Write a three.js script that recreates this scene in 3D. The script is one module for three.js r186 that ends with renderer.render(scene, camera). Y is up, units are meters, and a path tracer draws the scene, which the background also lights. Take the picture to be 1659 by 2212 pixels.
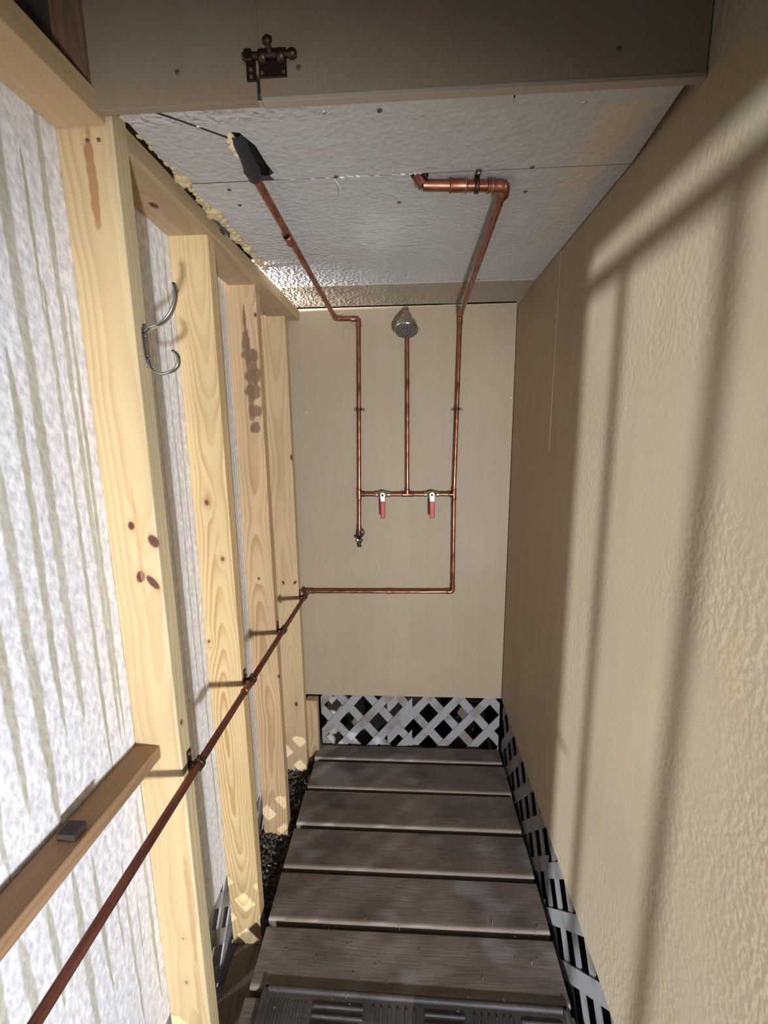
import * as THREE from 'three';
import { mergeGeometries, mergeVertices } from 'three/addons/utils/BufferGeometryUtils.js';
import { RoundedBoxGeometry } from 'three/addons/geometries/RoundedBoxGeometry.js';

// ---------------------------------------------------------------- camera, sky, sun, lights, exposure
const scene = new THREE.Scene();
const camera = new THREE.PerspectiveCamera(99.36, 1659 / 2212, 0.02, 60);
camera.position.set(0, 1.4, 0);
camera.rotation.set(-0.1815, 0.0581, -0.0122, 'YXZ');
scene.background = new THREE.Color(0.62, 0.68, 0.76);
scene.backgroundIntensity = 0.5;

const sun = new THREE.DirectionalLight(new THREE.Color(0.87, 0.98, 1.1), 3.7);
sun.position.set(-6, 1.14, 5.4); sun.target.position.set(0, 0, 0);
sun.shadow.radius = 4.2; sun.castShadow = true;
Object.assign(sun.shadow.camera, { left: -3, right: 3, top: 3, bottom: -3, far: 30 });
scene.add(sun, sun.target);

// added main spotlight, unseen behind the viewer, placed from pipe and stud shadows
const rearSpot = new THREE.SpotLight(new THREE.Color(0.95, 0.98, 1.06), 20, 0, 0.815, 0.31, 2);
rearSpot.position.set(0.38, 0.8, 1.0); rearSpot.target.position.set(0.04, 0.61, 0.06);
rearSpot.shadow.radius = 2.4; rearSpot.castShadow = true;
scene.add(rearSpot, rearSpot.target);

// unseen spot added outside the left wall to light the ceiling past the plate
const gapSpot = new THREE.SpotLight(new THREE.Color(0.95, 0.97, 1), 150, 0, 0.30, 0.6, 2);
gapSpot.position.set(-1.35, 1.825, -1.47); gapSpot.target.position.set(-0.3, 1.87, -1.5);
gapSpot.shadow.radius = 1.6; gapSpot.castShadow = true;
scene.add(gapSpot, gapSpot.target);

const renderer = new THREE.WebGLRenderer({ antialias: true });
renderer.toneMapping = THREE.LinearToneMapping;
renderer.toneMappingExposure = 1.0;
renderer.shadowMap.enabled = true;

// ---------------------------------------------------------------- noise and textures
function rng(seed) { let s = seed >>> 0; return () => { s = (s + 0x6D2B79F5) >>> 0; let t = Math.imul(s ^ (s >>> 15), 1 | s); t = (t + Math.imul(t ^ (t >>> 7), 61 | t)) ^ t; return ((t ^ (t >>> 14)) >>> 0) / 4294967296; }; }
const R0 = rng(7), PERM = new Uint8Array(512), GX = new Float32Array(256), GY = new Float32Array(256);
for (let i = 0; i < 256; i++) { PERM[i] = i; const a = R0() * 6.28318; GX[i] = Math.cos(a); GY[i] = Math.sin(a); }
for (let i = 255; i > 0; i--) { const j = (R0() * (i + 1)) | 0; const t = PERM[i]; PERM[i] = PERM[j]; PERM[j] = t; }
for (let i = 0; i < 256; i++) PERM[i + 256] = PERM[i];
function noise(x, y) {            // gradient noise, about -0.7 .. 0.7
  const fx = Math.floor(x), fy = Math.floor(y), X = fx & 255, Y = fy & 255, dx = x - fx, dy = y - fy;
  const u = dx * dx * dx * (dx * (dx * 6 - 15) + 10), v = dy * dy * dy * (dy * (dy * 6 - 15) + 10);
  const a = PERM[PERM[X] + Y], b = PERM[PERM[X + 1] + Y], c = PERM[PERM[X] + Y + 1], d = PERM[PERM[X + 1] + Y + 1];
  const n0 = GX[a] * dx + GY[a] * dy, n1 = GX[b] * (dx - 1) + GY[b] * dy, n2 = GX[c] * dx + GY[c] * (dy - 1), n3 = GX[d] * (dx - 1) + GY[d] * (dy - 1);
  return n0 + u * (n1 - n0) + v * (n2 + u * (n3 - n2) - n0 - u * (n1 - n0));
}
const fbm = (x, y, o = 4) => { let s = 0, a = 1, f = 1; for (let i = 0; i < o; i++) { s += a * noise(x * f + i * 17.3, y * f + i * 9.1); a *= 0.5; f *= 2.03; } return s; };
const clamp = (x, a = 0, b = 1) => x < a ? a : x > b ? b : x;
const sstep = (a, b, x) => { const t = clamp((x - a) / (b - a)); return t * t * (3 - 2 * t); };
const mix = (a, b, t) => [a[0] + (b[0] - a[0]) * t, a[1] + (b[1] - a[1]) * t, a[2] + (b[2] - a[2]) * t];
const toS = c => c <= 0.0031308 ? 12.92 * c : 1.055 * Math.pow(c, 1 / 2.4) - 0.055;
// a texture over su x sv metres; fn(u, v) in metres gives a linear colour
function colorTex(w, h, su, sv, fn) {
  const d = new Uint8Array(w * h * 4);
  for (let y = 0; y < h; y++) for (let x = 0; x < w; x++) {
    const c = fn((x + 0.5) / w * su, (y + 0.5) / h * sv), i = (y * w + x) * 4;
    d[i] = 255 * clamp(toS(c[0])) + 0.5; d[i + 1] = 255 * clamp(toS(c[1])) + 0.5; d[i + 2] = 255 * clamp(toS(c[2])) + 0.5; d[i + 3] = 255;
  }
  return finish(new THREE.DataTexture(d, w, h), su, sv, true);
}
function dataTex(w, h, su, sv, fn) {
  const d = new Uint8Array(w * h * 4);
  for (let y = 0; y < h; y++) for (let x = 0; x < w; x++) {
    const c = 255 * clamp(fn((x + 0.5) / w * su, (y + 0.5) / h * sv)) + 0.5, i = (y * w + x) * 4;
    d[i] = d[i + 1] = d[i + 2] = c; d[i + 3] = 255;
  }
  return finish(new THREE.DataTexture(d, w, h), su, sv, false);
}
function finish(t, su, sv, srgb) {
  t.magFilter = THREE.LinearFilter; t.minFilter = THREE.LinearFilter; t.wrapS = t.wrapT = THREE.RepeatWrapping;
  t.repeat.set(1 / su, 1 / sv); if (srgb) t.colorSpace = THREE.SRGBColorSpace; t.needsUpdate = true; return t;
}
const std = o => new THREE.MeshStandardMaterial(o);
const lin = (r, g, b) => new THREE.Color().setRGB(r, g, b);

// ---------------------------------------------------------------- object helpers
const used = {};
function numbered(n) { used[n] = (used[n] || 0) + 1; return used[n] === 1 ? n : `${n}_${String(used[n] - 1).padStart(3, '0')}`; }
function tag(o, label, category, group) { o.userData.label = label; o.userData.category = category; if (group) o.userData.group = group; return o; }
function thing(name, label, category, [x, y, z] = [0, 0, 0], group) {
  const o = new THREE.Group(); o.name = numbered(name); o.position.set(x, y, z); scene.add(o); return tag(o, label, category, group);
}
function struct(name, geo, mat) {
  const o = geo ? new THREE.Mesh(geo, mat) : new THREE.Group(); o.name = name; o.userData.kind = 'structure'; scene.add(o);
  if (geo) o.castShadow = o.receiveShadow = true; return o;
}
function part(name, geo, mat, parent, pos, rot) {
  const o = new THREE.Mesh(geo, mat); o.name = name; o.castShadow = o.receiveShadow = true;
  if (pos) o.position.set(...pos); if (rot) o.rotation.set(...rot); parent.add(o); return o;
}
function uvMap(g, fn) {
  if (g.index) g = g.toNonIndexed();
  const p = g.attributes.position, n = g.attributes.normal, uv = new Float32Array(p.count * 2);
  for (let i = 0; i < p.count; i++) { const r = fn(p.getX(i), p.getY(i), p.getZ(i), n.getX(i), n.getY(i), n.getZ(i)); uv[2 * i] = r[0]; uv[2 * i + 1] = r[1]; }
  g.setAttribute('uv', new THREE.BufferAttribute(uv, 2)); return g;
}
const boxUV = (x, y, z, nx, ny, nz) => Math.abs(nx) > 0.7 ? [z, y] : Math.abs(ny) > 0.7 ? [x, z] : [x, y];
function slab(x0, x1, y0, y1, z0, z1, r = 0.0015) {          // a slightly eased box placed by its bounds, uv in metres
  const g = r ? new RoundedBoxGeometry(x1 - x0, y1 - y0, z1 - z0, 2, r) : new THREE.BoxGeometry(x1 - x0, y1 - y0, z1 - z0);
  g.translate((x0 + x1) / 2, (y0 + y1) / 2, (z0 + z1) / 2); return uvMap(g, boxUV);
}
// sawn lumber: a across x, b across z, length along y, eased arrises; u runs round the front then the right edge
function lumber(a, b, L, r = 0.003) {
  const s = new THREE.Shape(), x = a / 2, z = b / 2;
  s.moveTo(-x + r, -z); s.lineTo(x - r, -z); s.quadraticCurveTo(x, -z, x, -z + r); s.lineTo(x, z - r); s.quadraticCurveTo(x, z, x - r, z);
  s.lineTo(-x + r, z); s.quadraticCurveTo(-x, z, -x, z - r); s.lineTo(-x, -z + r); s.quadraticCurveTo(-x, -z, -x + r, -z);
  let g = new THREE.ExtrudeGeometry(s, { depth: L, bevelEnabled: false, curveSegments: 3, steps: 1 });
  g.rotateX(-Math.PI / 2);                                    // extruded z -> y ; shape y -> -z
  return uvMap(g, (px, py, pz, nx, ny, nz) => Math.abs(ny) > 0.7 ? [px + x, pz + z]
    : nz > 0.7 ? [px + x, py] : nx > 0.5 ? [a + (z - pz), py] : nz < -0.7 ? [x - px, py + 0.37] : [a + (pz + z), py + 0.53]);
}
const V3 = (x, y, z) => new THREE.Vector3(x, y, z);
function rod(p, q, r, seg = 16) {                              // a cylinder between two points
  const a = V3(...p), b = V3(...q), d = b.clone().sub(a), g = new THREE.CylinderGeometry(r, r, d.length(), seg, 1);
  g.applyQuaternion(new THREE.Quaternion().setFromUnitVectors(V3(0, 1, 0), d.normalize())); const m = a.add(b).multiplyScalar(0.5); g.translate(m.x, m.y, m.z); return g;
}
function latheAlong(profile, p, dir, seg = 18) {               // profile [[r, t] ...] turned about dir from p
  const g = new THREE.LatheGeometry(profile.map(([r, t]) => new THREE.Vector2(Math.max(r, 1e-5), t)), seg);
  g.applyQuaternion(new THREE.Quaternion().setFromUnitVectors(V3(0, 1, 0), V3(...dir).normalize())); g.translate(...p); return g;
}
const merge = gs => mergeGeometries(gs.map(g => { g = g.index ? g.toNonIndexed() : g; for (const k of Object.keys(g.attributes)) if (!['position', 'normal', 'uv'].includes(k)) g.deleteAttribute(k); return g; }));

// ---------------------------------------------------------------- materials
// pine: flat-sawn rings about a wandering pith line, knots push the grain aside
function pineTex(seed, L, W, o = {}) {
  const { early = [0.70, 0.50, 0.285], late = [0.50, 0.30, 0.125], knots = [], stains = [], ringF = 150, tone = 0.86, pale = 0.92, line = 0.75 } = o;
  const sx = seed * 13.7;
  return colorTex(300, 1500, W, L, (u, v) => {
    let du = 0, kd = 0, dark = 0, halo = 0;
    for (const k of knots) {
      const a = k.a || 0, c = Math.cos(a), s = Math.sin(a), ex = u - k.u, ey = v - k.v, x = (ex * c + ey * s) / k.r, y = (-ex * s + ey * c) / (k.r * (k.e || 1.3)), q = x * x + y * y;
      const far = Math.exp(-(ex * ex / (k.r * k.r * 9) + ey * ey / (k.r * k.r * 26)));
      du += (ex >= 0 ? 1 : -1) * -k.r * 1.5 * far * Math.min(1, Math.abs(ex) / k.r); kd += far * 0.5;
      const n = noise(u * 900 + sx, v * 500) * 0.4;
      if (!k.light) dark = Math.max(dark, sstep(1.25, 0.55, q + n)); else { dark = Math.max(dark, sstep(0.42, 0.14, q + n) * 0.92); halo = Math.max(halo, 0.85 * sstep(1.5, 0.4, q) * (0.6 + 0.4 * Math.sin(Math.sqrt(q) * 14))); }
      halo = Math.max(halo, 0.6 * Math.exp(-Math.max(0, q - 0.7) * 0.8));
    }
    const uc = W * 0.36 + 0.05 * noise(v * 0.9 + sx, 3.3) + 0.012 * noise(v * 4 + sx, 8.1), h = 0.012 + 0.055 * (0.5 + noise(v * 1.15 + sx, 20.5)) + 0.004 * noise(v * 9, sx);
    const x = u + du - uc + 0.0016 * noise(v * 6 + sx, u * 60), d = Math.sqrt(x * x + h * h) * ringF + 0.35 * noise(u * 25 + sx, v * 2.2) + kd;
    const f = d - Math.floor(d), ring = sstep(0.25, 0.86, f) * (1 - sstep(0.93, 1.0, f));
    const fib = noise(u * 1500 + sx, v * 14) * 0.10 + noise(u * 420, v * 5 + sx) * 0.12;
    let t = clamp(ring * line * (0.7 + 0.9 * noise(u * 30 + sx, v * 0.8 + 5)) + fib * 0.6), c = mix(early, late, t);
    const w = 1 + 0.16 * fbm(u * 9 + sx, v * 2.6, 3) + fib * 0.4; c = [c[0] * w * tone, c[1] * w * tone, c[2] * w * tone * pale];
    const g = sstep(W * 0.62, W * 0.72, u + 0.006 * noise(v * 3, sx)); if (o.greenEdge) c = mix(c, [c[0] * 0.93, c[1] * 1.02, c[2] * 1.12], g);
    c = mix(c, [0.33, 0.15, 0.05], halo * 0.62);
    c = mix(c, mix([0.055, 0.02, 0.012], [0.16, 0.06, 0.03], 0.5 + noise(u * 500, v * 300)), dark);
    for (const s of stains) {
      const ex = (u - s.u) / s.w, ey = (v - s.v) / s.h, q = ex * ex + ey * ey + 0.75 * noise(u * 55 + sx, v * 50) + 0.35 * noise(u * 600, v * 40);
      const m = sstep(1.05, 0.55, q) * (s.k || 0.6); c = mix(c, s.c || [0.13, 0.085, 0.05], m);
    }
    return c;
  });
}
const pineBump = dataTex(256, 1024, 0.128, 1.0, (u, v) => 0.5 + 0.5 * noise(u * 800, v * 10) + 0.3 * noise(u * 200, v * 3));
const pine = (seed, L, o, W = 0.128) => std({ map: pineTex(seed, L, W, o), bumpMap: pineBump, bumpScale: 0.0004, roughness: 0.78 });

// painted fibre board: rolled beige paint
const beigeTex = (seed, base, amt, patches = []) => colorTex(768, 1024, 1.5, 2.0, (u, v) => {
  const w = 1 + amt * (0.5 * fbm(u * 3 + seed, v * 2.2, 4) + 0.22 * noise(u * 130, v * 130 + seed) + 0.2 * noise(u * 26 + seed, v * 3)), s = fbm(u * 6 + seed * 2, v * 6, 3);
  let c = [base[0] * w, base[1] * w * (1 + 0.03 * s), base[2] * w * (1 + 0.07 * s)];
  for (const p of patches) { const q = Math.hypot((u - p.u) / p.w, (v - p.v) / p.h) + 0.25 * noise(u * 15, v * 15); c = mix(c, p.c, sstep(1, 0.5, q) * p.k); }
  return c;
});
const roughBump = dataTex(1024, 1365, 1.5, 2.0, (u, v) => {   // flaky sheet under the paint, here rough and there flat
  const m = sstep(-0.25, 0.3, fbm(u * 3.2 + 4, v * 2.3, 3)), a = fbm(u * 105 + 2 * noise(u * 9, v * 9), v * 85, 3), b = Math.abs(noise(u * 150 + 30, v * 90)), c = noise(u * 300, v * 300);
  return 0.5 + m * (0.5 * a - 0.25 * b) + 0.1 * c;
});
const fineBump = dataTex(512, 512, 0.5, 0.5, (u, v) => 0.5 + 0.3 * noise(u * 128, v * 128) + 0.5 * fbm(u * 40, v * 40, 3) * sstep(-0.2, 0.4, noise(u * 6, v * 6)));
const M = {
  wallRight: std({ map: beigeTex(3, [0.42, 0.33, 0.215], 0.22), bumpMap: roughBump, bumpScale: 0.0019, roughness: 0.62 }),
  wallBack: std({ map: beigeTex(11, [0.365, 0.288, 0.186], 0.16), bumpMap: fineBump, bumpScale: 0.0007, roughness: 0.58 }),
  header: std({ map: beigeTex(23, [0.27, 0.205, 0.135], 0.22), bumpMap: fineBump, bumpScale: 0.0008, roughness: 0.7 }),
  edge: std({ color: lin(0.36, 0.30, 0.235), roughness: 0.8 }),
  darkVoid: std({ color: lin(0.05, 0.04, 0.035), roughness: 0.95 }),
  screw: std({ color: lin(0.62, 0.6, 0.57), metalness: 0.9, roughness: 0.32 }),
  rustScrew: std({ color: lin(0.14, 0.10, 0.075), metalness: 0.5, roughness: 0.6 }),
  copper: null, darkCopper: null, bronze: std({ color: lin(0.085, 0.05, 0.035), metalness: 0.85, roughness: 0.42 }),
  solder: std({ color: lin(0.72, 0.62, 0.52), metalness: 1, roughness: 0.3 }),
  brass: std({ color: lin(0.66, 0.5, 0.33), metalness: 1, roughness: 0.3 }),
  chrome: std({ color: lin(0.66, 0.65, 0.64), metalness: 1, roughness: 0.16 }),
  nickel: std({ color: lin(0.34, 0.33, 0.31), metalness: 0.8, roughness: 0.36 }),
  red: std({ color: lin(0.42, 0.022, 0.03), roughness: 0.42 }),
  black: std({ color: lin(0.018, 0.018, 0.02), roughness: 0.5 }),
  foam: std({ color: lin(0.50, 0.41, 0.22), roughness: 0.95 }),
  paleFoam: std({ color: lin(0.66, 0.54, 0.36), roughness: 0.95 }),
  caulk: std({ color: lin(0.72, 0.7, 0.66), roughness: 0.6 }),
};
M.copper = std({ map: colorTex(256, 512, 0.25, 0.5, (u, v) => { const t = clamp(0.5 + 0.9 * fbm(u * 30, v * 22, 4)); return mix([0.50, 0.22, 0.14], [0.19, 0.072, 0.044], t); }),
  roughnessMap: dataTex(256, 512, 0.25, 0.5, (u, v) => 0.36 + 0.2 * fbm(u * 26 + 4, v * 26, 3)), metalness: 1, roughness: 1 });

M.darkCopper = std({ map: colorTex(128, 512, 0.25, 0.5, (u, v) => { const t = clamp(0.5 + 0.9 * fbm(u * 30 + 9, v * 12, 4)); return mix([0.26, 0.095, 0.065], [0.12, 0.045, 0.035], t); }), metalness: 0.75, roughness: 0.5 });

// ---------------------------------------------------------------- ground and deck
const groundMat = std({ map: colorTex(512, 512, 1, 1, (u, v) => { const t = 0.5 + 0.8 * fbm(u * 20, v * 20, 4); return mix([0.02, 0.017, 0.014], [0.075, 0.06, 0.048], clamp(t)); }), roughness: 0.95 });
const gg = new THREE.PlaneGeometry(24, 24, 1, 1); gg.rotateX(-Math.PI / 2); gg.translate(0, -0.175, 0);
struct('ground', uvMap(gg, (x, y, z) => [x, z]), groundMat);

// weathered deck boards, one texture per board
function deckTex(seed) {
  return colorTex(1024, 200, 0.84, 0.16, (u, v) => {
    const h = 0.02 + 0.05 * (0.5 + noise(u * 1.6 + seed * 7, 2)), uc = 0.07 + 0.05 * noise(u * 1.4 + seed * 3, 9), d = Math.sqrt((v - uc) ** 2 + h * h) * 130 + 0.4 * noise(u * 4, v * 30 + seed);
    const f = d - Math.floor(d), ring = sstep(0.3, 0.85, f) * (1 - sstep(0.92, 1, f)), soot = 0.5 + 0.9 * fbm(u * 5 + seed * 9, v * 9, 4), fib = noise(u * 25 + seed, v * 900);
    let c = mix([0.155, 0.12, 0.095], [0.058, 0.042, 0.033], clamp(ring * 0.22 * (1 - 0.6 * soot) + 0.85 * soot + 0.08 * fib));
    const g = sstep(0.15, 0.55, fbm(u * 4 + seed * 5 + 40, v * 7, 3)); c = mix(c, [0.20, 0.182, 0.17], g * 0.7);
    const e = sstep(0.015, 0.0, 0.142 - v); c = mix(c, [0.26, 0.21, 0.16], e * 0.65);
    return c;
  });
}
const deckBump = dataTex(512, 128, 0.84, 0.16, (u, v) => 0.5 + 0.4 * noise(u * 14, v * 380) + 0.35 * fbm(u * 24, v * 30, 3));
const floor = struct('floor');
const fronts = [-1.6595, -1.5003, -1.3347, -1.1753, -1.0177, -0.8575, -0.698, -0.5385, -0.379, -0.2195];
const rd = rng(31);
fronts.forEach((zf, i) => {
  const zb = i ? fronts[i - 1] + 0.018 : -1.742, d = zf - zb, th = 0.034, r = 0.009, s = new THREE.Shape();
  s.moveTo(0, -th); s.lineTo(d - 0.004, -th); s.quadraticCurveTo(d, -th, d, -th + 0.004); s.lineTo(d, -r); s.quadraticCurveTo(d, 0, d - r, 0);
  s.lineTo(r * 0.5, 0); s.quadraticCurveTo(0, 0, 0, -r * 0.5); s.lineTo(0, -th);
  const xl = -0.4103 - 0.004 * rd(), xr = 0.3985, L = xr - xl;
  let g = new THREE.ExtrudeGeometry(s, { depth: L, bevelEnabled: false, curveSegments: 6 });
  g.rotateY(-Math.PI / 2);          // shape x -> world z, extrude -> -x
  g.translate(xr, 0, zb);
  g = uvMap(g, (x, y, z, nx, ny, nz) => [x - xl, (nz > 0.6 ? 0.14 - y * 0.6 : z - zb + (0.142 - d))]);
  const m = std({ map: deckTex(i + 1), bumpMap: deckBump, bumpScale: 0.0012, roughness: 0.62 });
  part('plank', g, m, floor, [0, (rd() - 0.5) * 0.003, 0], [0, (rd() - 0.5) * 0.004, 0]);
});
part('joist', slab(-0.36, -0.322, -0.174, -0.036, -1.74, 0.2, 0), M.darkVoid, floor);
part('joist', slab(0.31, 0.348, -0.174, -0.036, -1.74, 0.2, 0), M.darkVoid, floor);

// ---------------------------------------------------------------- room shell
const YC = 1.8715, XR = 0.405, ZB = -1.75, XS = -0.449, XW = -0.54;
// right wall: sheet hung above the lattice, with a smaller sheet pieced in by the far corner
const wr = struct('wall_right', slab(XR, XR + 0.016, 0.2405, 2.32, -1.768, 0.95, 0), M.wallRight);
const patch = new THREE.Shape(); [[-1.747, 1.332], [-1.292, 1.338], [-1.285, 1.868], [-1.747, 1.868]].forEach(([a, b], i) => i ? patch.lineTo(a, b) : patch.moveTo(a, b));
let pg = new THREE.ExtrudeGeometry(patch, { depth: 0.0007, bevelEnabled: false });
pg.rotateY(-Math.PI / 2); pg.translate(XR - 0.0002, 0, 0);
part('patch_panel', uvMap(pg, boxUV), M.wallRight, wr);
// back wall sheet
const wb = struct('wall_back', slab(-0.56, XR - 0.0025, 0.2465, 1.8665, ZB - 0.014, ZB, 0), M.wallBack);
function screwHead(r = 0.0045) { return latheAlong([[0.0001, 0.0016], [r * 0.35, 0.0014], [r * 0.45, 0.0022], [r * 0.8, 0.0016], [r, 0.0003], [r, -0.001]], [0, 0, 0], [0, 0, 1], 12); }
for (const [x, y] of [[-0.404, 1.481], [0.393, 1.525]]) part('screw', screwHead(), M.screw, wb, [x, y, ZB]);
// a soft stretch of the back wall meets the ceiling behind the border strip; header wall hangs in front of the ceiling
const ceil = struct('ceiling');
const ceilTex = (seed, stripe) => colorTex(700, 700, 1.0, 1.0, (u, v) => {
  const x = u - 0.5, z = v - 1.75, w = 1 + 0.07 * fbm(u * 4 + seed, v * 4, 3) + 0.03 * noise(u * 90, v * 90);
  let c = [0.49 * w, 0.475 * w, 0.46 * w];
  const wob = 0.006 * noise(u * 25, v * 25), a = sstep(0.285, 0.3, x + wob - 0.03 * sstep(-0.9, -1.2, z)) * sstep(0.372 + 0.03 * sstep(-0.95, -1.3, z), 0.355, x + wob);
  c = mix(c, [0.57, 0.505, 0.41], a * sstep(-1.35, -1.05, z) * 0.9);
  const b = sstep(0.06, 0.0, Math.hypot(x + 0.06, (z + 1.15) * 0.5) + 0.03 * noise(u * 14, v * 8) - 0.03); c = mix(c, [0.68, 0.67, 0.65], b * 0.4);
  return c;
});
const ceilBump = dataTex(1024, 1024, 1.0, 1.0, (u, v) => { const z = v - 1.75, far = sstep(-1.05, -1.45, z) * sstep(0.45, 0.2, u); return 0.5 + (0.25 + 0.4 * far) * fbm(u * 90, v * 90, 2) + 0.25 * fbm(u * 22, v * 22, 3); });
const ceilMat = std({ map: ceilTex(2), bumpMap: ceilBump, bumpScale: 0.004, roughness: 0.5 });
// panels are laid out in (x, z) and have thickness; holes are real openings
function ceilPanel(outline, holes, y0, th) {
  const s = new THREE.Shape(outline.map(([x, z]) => new THREE.Vector2(x, -z)));
  for (const h of holes) s.holes.push(new THREE.Path(h.map(([x, z]) => new THREE.Vector2(x, -z))));
  const g = new THREE.ExtrudeGeometry(s, { depth: th, bevelEnabled: false }); g.rotateX(-Math.PI / 2); g.translate(0, y0, 0);
  return uvMap(g, (x, y, z) => [x + 0.5, z + 1.75]);
}
const notch = [[0.131, -0.7135], [0.153, -0.7135], [0.1535, -0.74], [0.1495, -0.722], [0.139, -0.7215]];
const gapShade = std({ color: lin(0.045, 0.035, 0.028), roughness: 0.9 }), sheet = [ceilMat, gapShade];        // painted faces; edges coloured near black to draw shade in the gaps
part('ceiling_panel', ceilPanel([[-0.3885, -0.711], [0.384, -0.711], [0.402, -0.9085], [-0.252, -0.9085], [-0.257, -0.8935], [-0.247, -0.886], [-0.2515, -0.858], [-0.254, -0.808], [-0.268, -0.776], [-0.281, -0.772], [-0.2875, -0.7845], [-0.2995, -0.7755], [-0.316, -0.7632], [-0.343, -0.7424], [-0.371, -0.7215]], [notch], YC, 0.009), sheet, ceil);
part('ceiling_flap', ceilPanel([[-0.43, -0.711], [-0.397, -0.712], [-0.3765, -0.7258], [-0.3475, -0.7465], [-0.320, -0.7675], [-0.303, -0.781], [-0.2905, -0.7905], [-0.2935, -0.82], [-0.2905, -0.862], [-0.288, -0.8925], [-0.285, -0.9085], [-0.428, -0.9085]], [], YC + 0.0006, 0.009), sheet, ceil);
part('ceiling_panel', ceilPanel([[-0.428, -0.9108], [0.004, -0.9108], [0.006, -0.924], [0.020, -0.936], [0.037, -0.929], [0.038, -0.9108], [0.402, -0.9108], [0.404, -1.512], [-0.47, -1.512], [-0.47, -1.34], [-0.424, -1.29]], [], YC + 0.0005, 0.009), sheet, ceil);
part('border_strip', slab(-0.47, 0.404, YC - 0.0025, YC + 0.012, -1.742, -1.511, 0.001), std({ map: beigeTex(5, [0.33, 0.275, 0.20], 0.2), bumpMap: ceilBump, bumpScale: 0.003, roughness: 0.55 }), ceil);
for (const [x, z, m] of [[-0.1256, -0.7412, 1], [-0.0424, -0.7427, 0], [0.2563, -0.7502, 1], [-0.3277, -0.7591, 1], [-0.0193, -1.0087, 0], [0.2347, -0.9883, 0], [-0.1352, -0.906, 0], [-0.3509, -0.9344, 0], [-0.3523, -0.9927, 0], [0.2204, -1.5, 0], [0.225, -0.905, 0]])
  part('screw', screwHead(0.0042), m ? M.screw : M.rustScrew, ceil, [x, YC + (z < -0.91 ? 0.0005 : 0), z], [Math.PI / 2, 0, 0]);
const rc = rng(5), ck = [];
for (let i = 0; i < 26; i++) { const t = i / 25, x = -0.22 + 0.24 * t + (rc() - 0.5) * 0.006, s = rc() * ((i > 9 && i < 15) || i > 20 ? 1.2 : 0.15); if (s < 0.09) continue; const g = new THREE.IcosahedronGeometry(1, 1); g.scale(0.006, 0.0016 * s + 0.0006, 0.0022 * s + 0.0006); g.rotateY(rc()); g.translate(x, YC + 0.0004, -0.9097 + (rc() - 0.5) * 0.002); ck.push(g); }
part('caulk_bead', merge(ck), M.caulk, ceil);
const hc = new THREE.CatmullRomCurve3([V3(-0.139, YC - 0.001, -0.912), V3(-0.134, YC - 0.006, -0.92), V3(-0.133, YC - 0.008, -0.936), V3(-0.1355, YC - 0.006, -0.95)]);
part('caulk_bead', new THREE.TubeGeometry(hc, 14, 0.0011, 6), M.caulk, ceil);

// header wall that faces the viewer: a fixed sheet and a hatch with a gap between them
const wh = struct('wall_header');
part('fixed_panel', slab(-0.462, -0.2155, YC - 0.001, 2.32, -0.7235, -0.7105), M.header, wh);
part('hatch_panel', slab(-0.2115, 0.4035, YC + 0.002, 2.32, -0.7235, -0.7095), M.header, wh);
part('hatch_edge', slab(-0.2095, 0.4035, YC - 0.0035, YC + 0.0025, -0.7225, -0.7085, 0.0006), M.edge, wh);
part('shade_liner', slab(-0.2158, -0.2151, 1.8795, 1.906, -0.7233, -0.7109, 0), gapShade, wh);  // thin dark liner that paints shade on the lit side of the slit
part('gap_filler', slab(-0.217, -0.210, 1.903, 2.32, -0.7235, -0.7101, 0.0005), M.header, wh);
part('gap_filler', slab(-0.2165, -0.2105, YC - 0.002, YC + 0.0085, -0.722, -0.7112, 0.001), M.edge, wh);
for (const [x, y] of [[-0.3308, 1.9119], [0.2856, 1.9068], [-0.1545, 1.908]]) part('screw', screwHead(0.0035), M.rustScrew, wh, [x, y, x < -0.2155 ? -0.7105 : -0.7095]);

// roof over everything; outer shell added to keep sky light from behind the sheets
struct('roof', slab(-0.75, 1.25, 2.32, 2.40, -2.7, 1.0, 0), M.darkVoid);
struct('sun_block_slab', slab(-0.88, -0.56, 1.874, 1.90, -1.85, -1.25, 0), M.darkVoid);  // unseen slab added outside to block sun at the far plate gap
struct('wall_attic', slab(-0.60, 0.45, 1.90, 2.32, -1.80, -1.77, 0), M.darkVoid);
struct('wall_outer_right', slab(1.10, 1.16, -0.175, 2.32, -2.7, 0.95, 0), M.darkVoid);
struct('wall_outer_back', slab(-0.75, 1.16, -0.175, 2.32, -2.66, -2.6, 0), M.darkVoid);
struct('wall_outer_left', slab(-0.75, -0.69, -0.175, 2.32, -2.6, -1.80, 0), M.darkVoid);
struct('floor_slab', slab(XR + 0.016, 1.10, 0.27, 0.34, -2.6, 0.95, 0), M.darkVoid);

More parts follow.
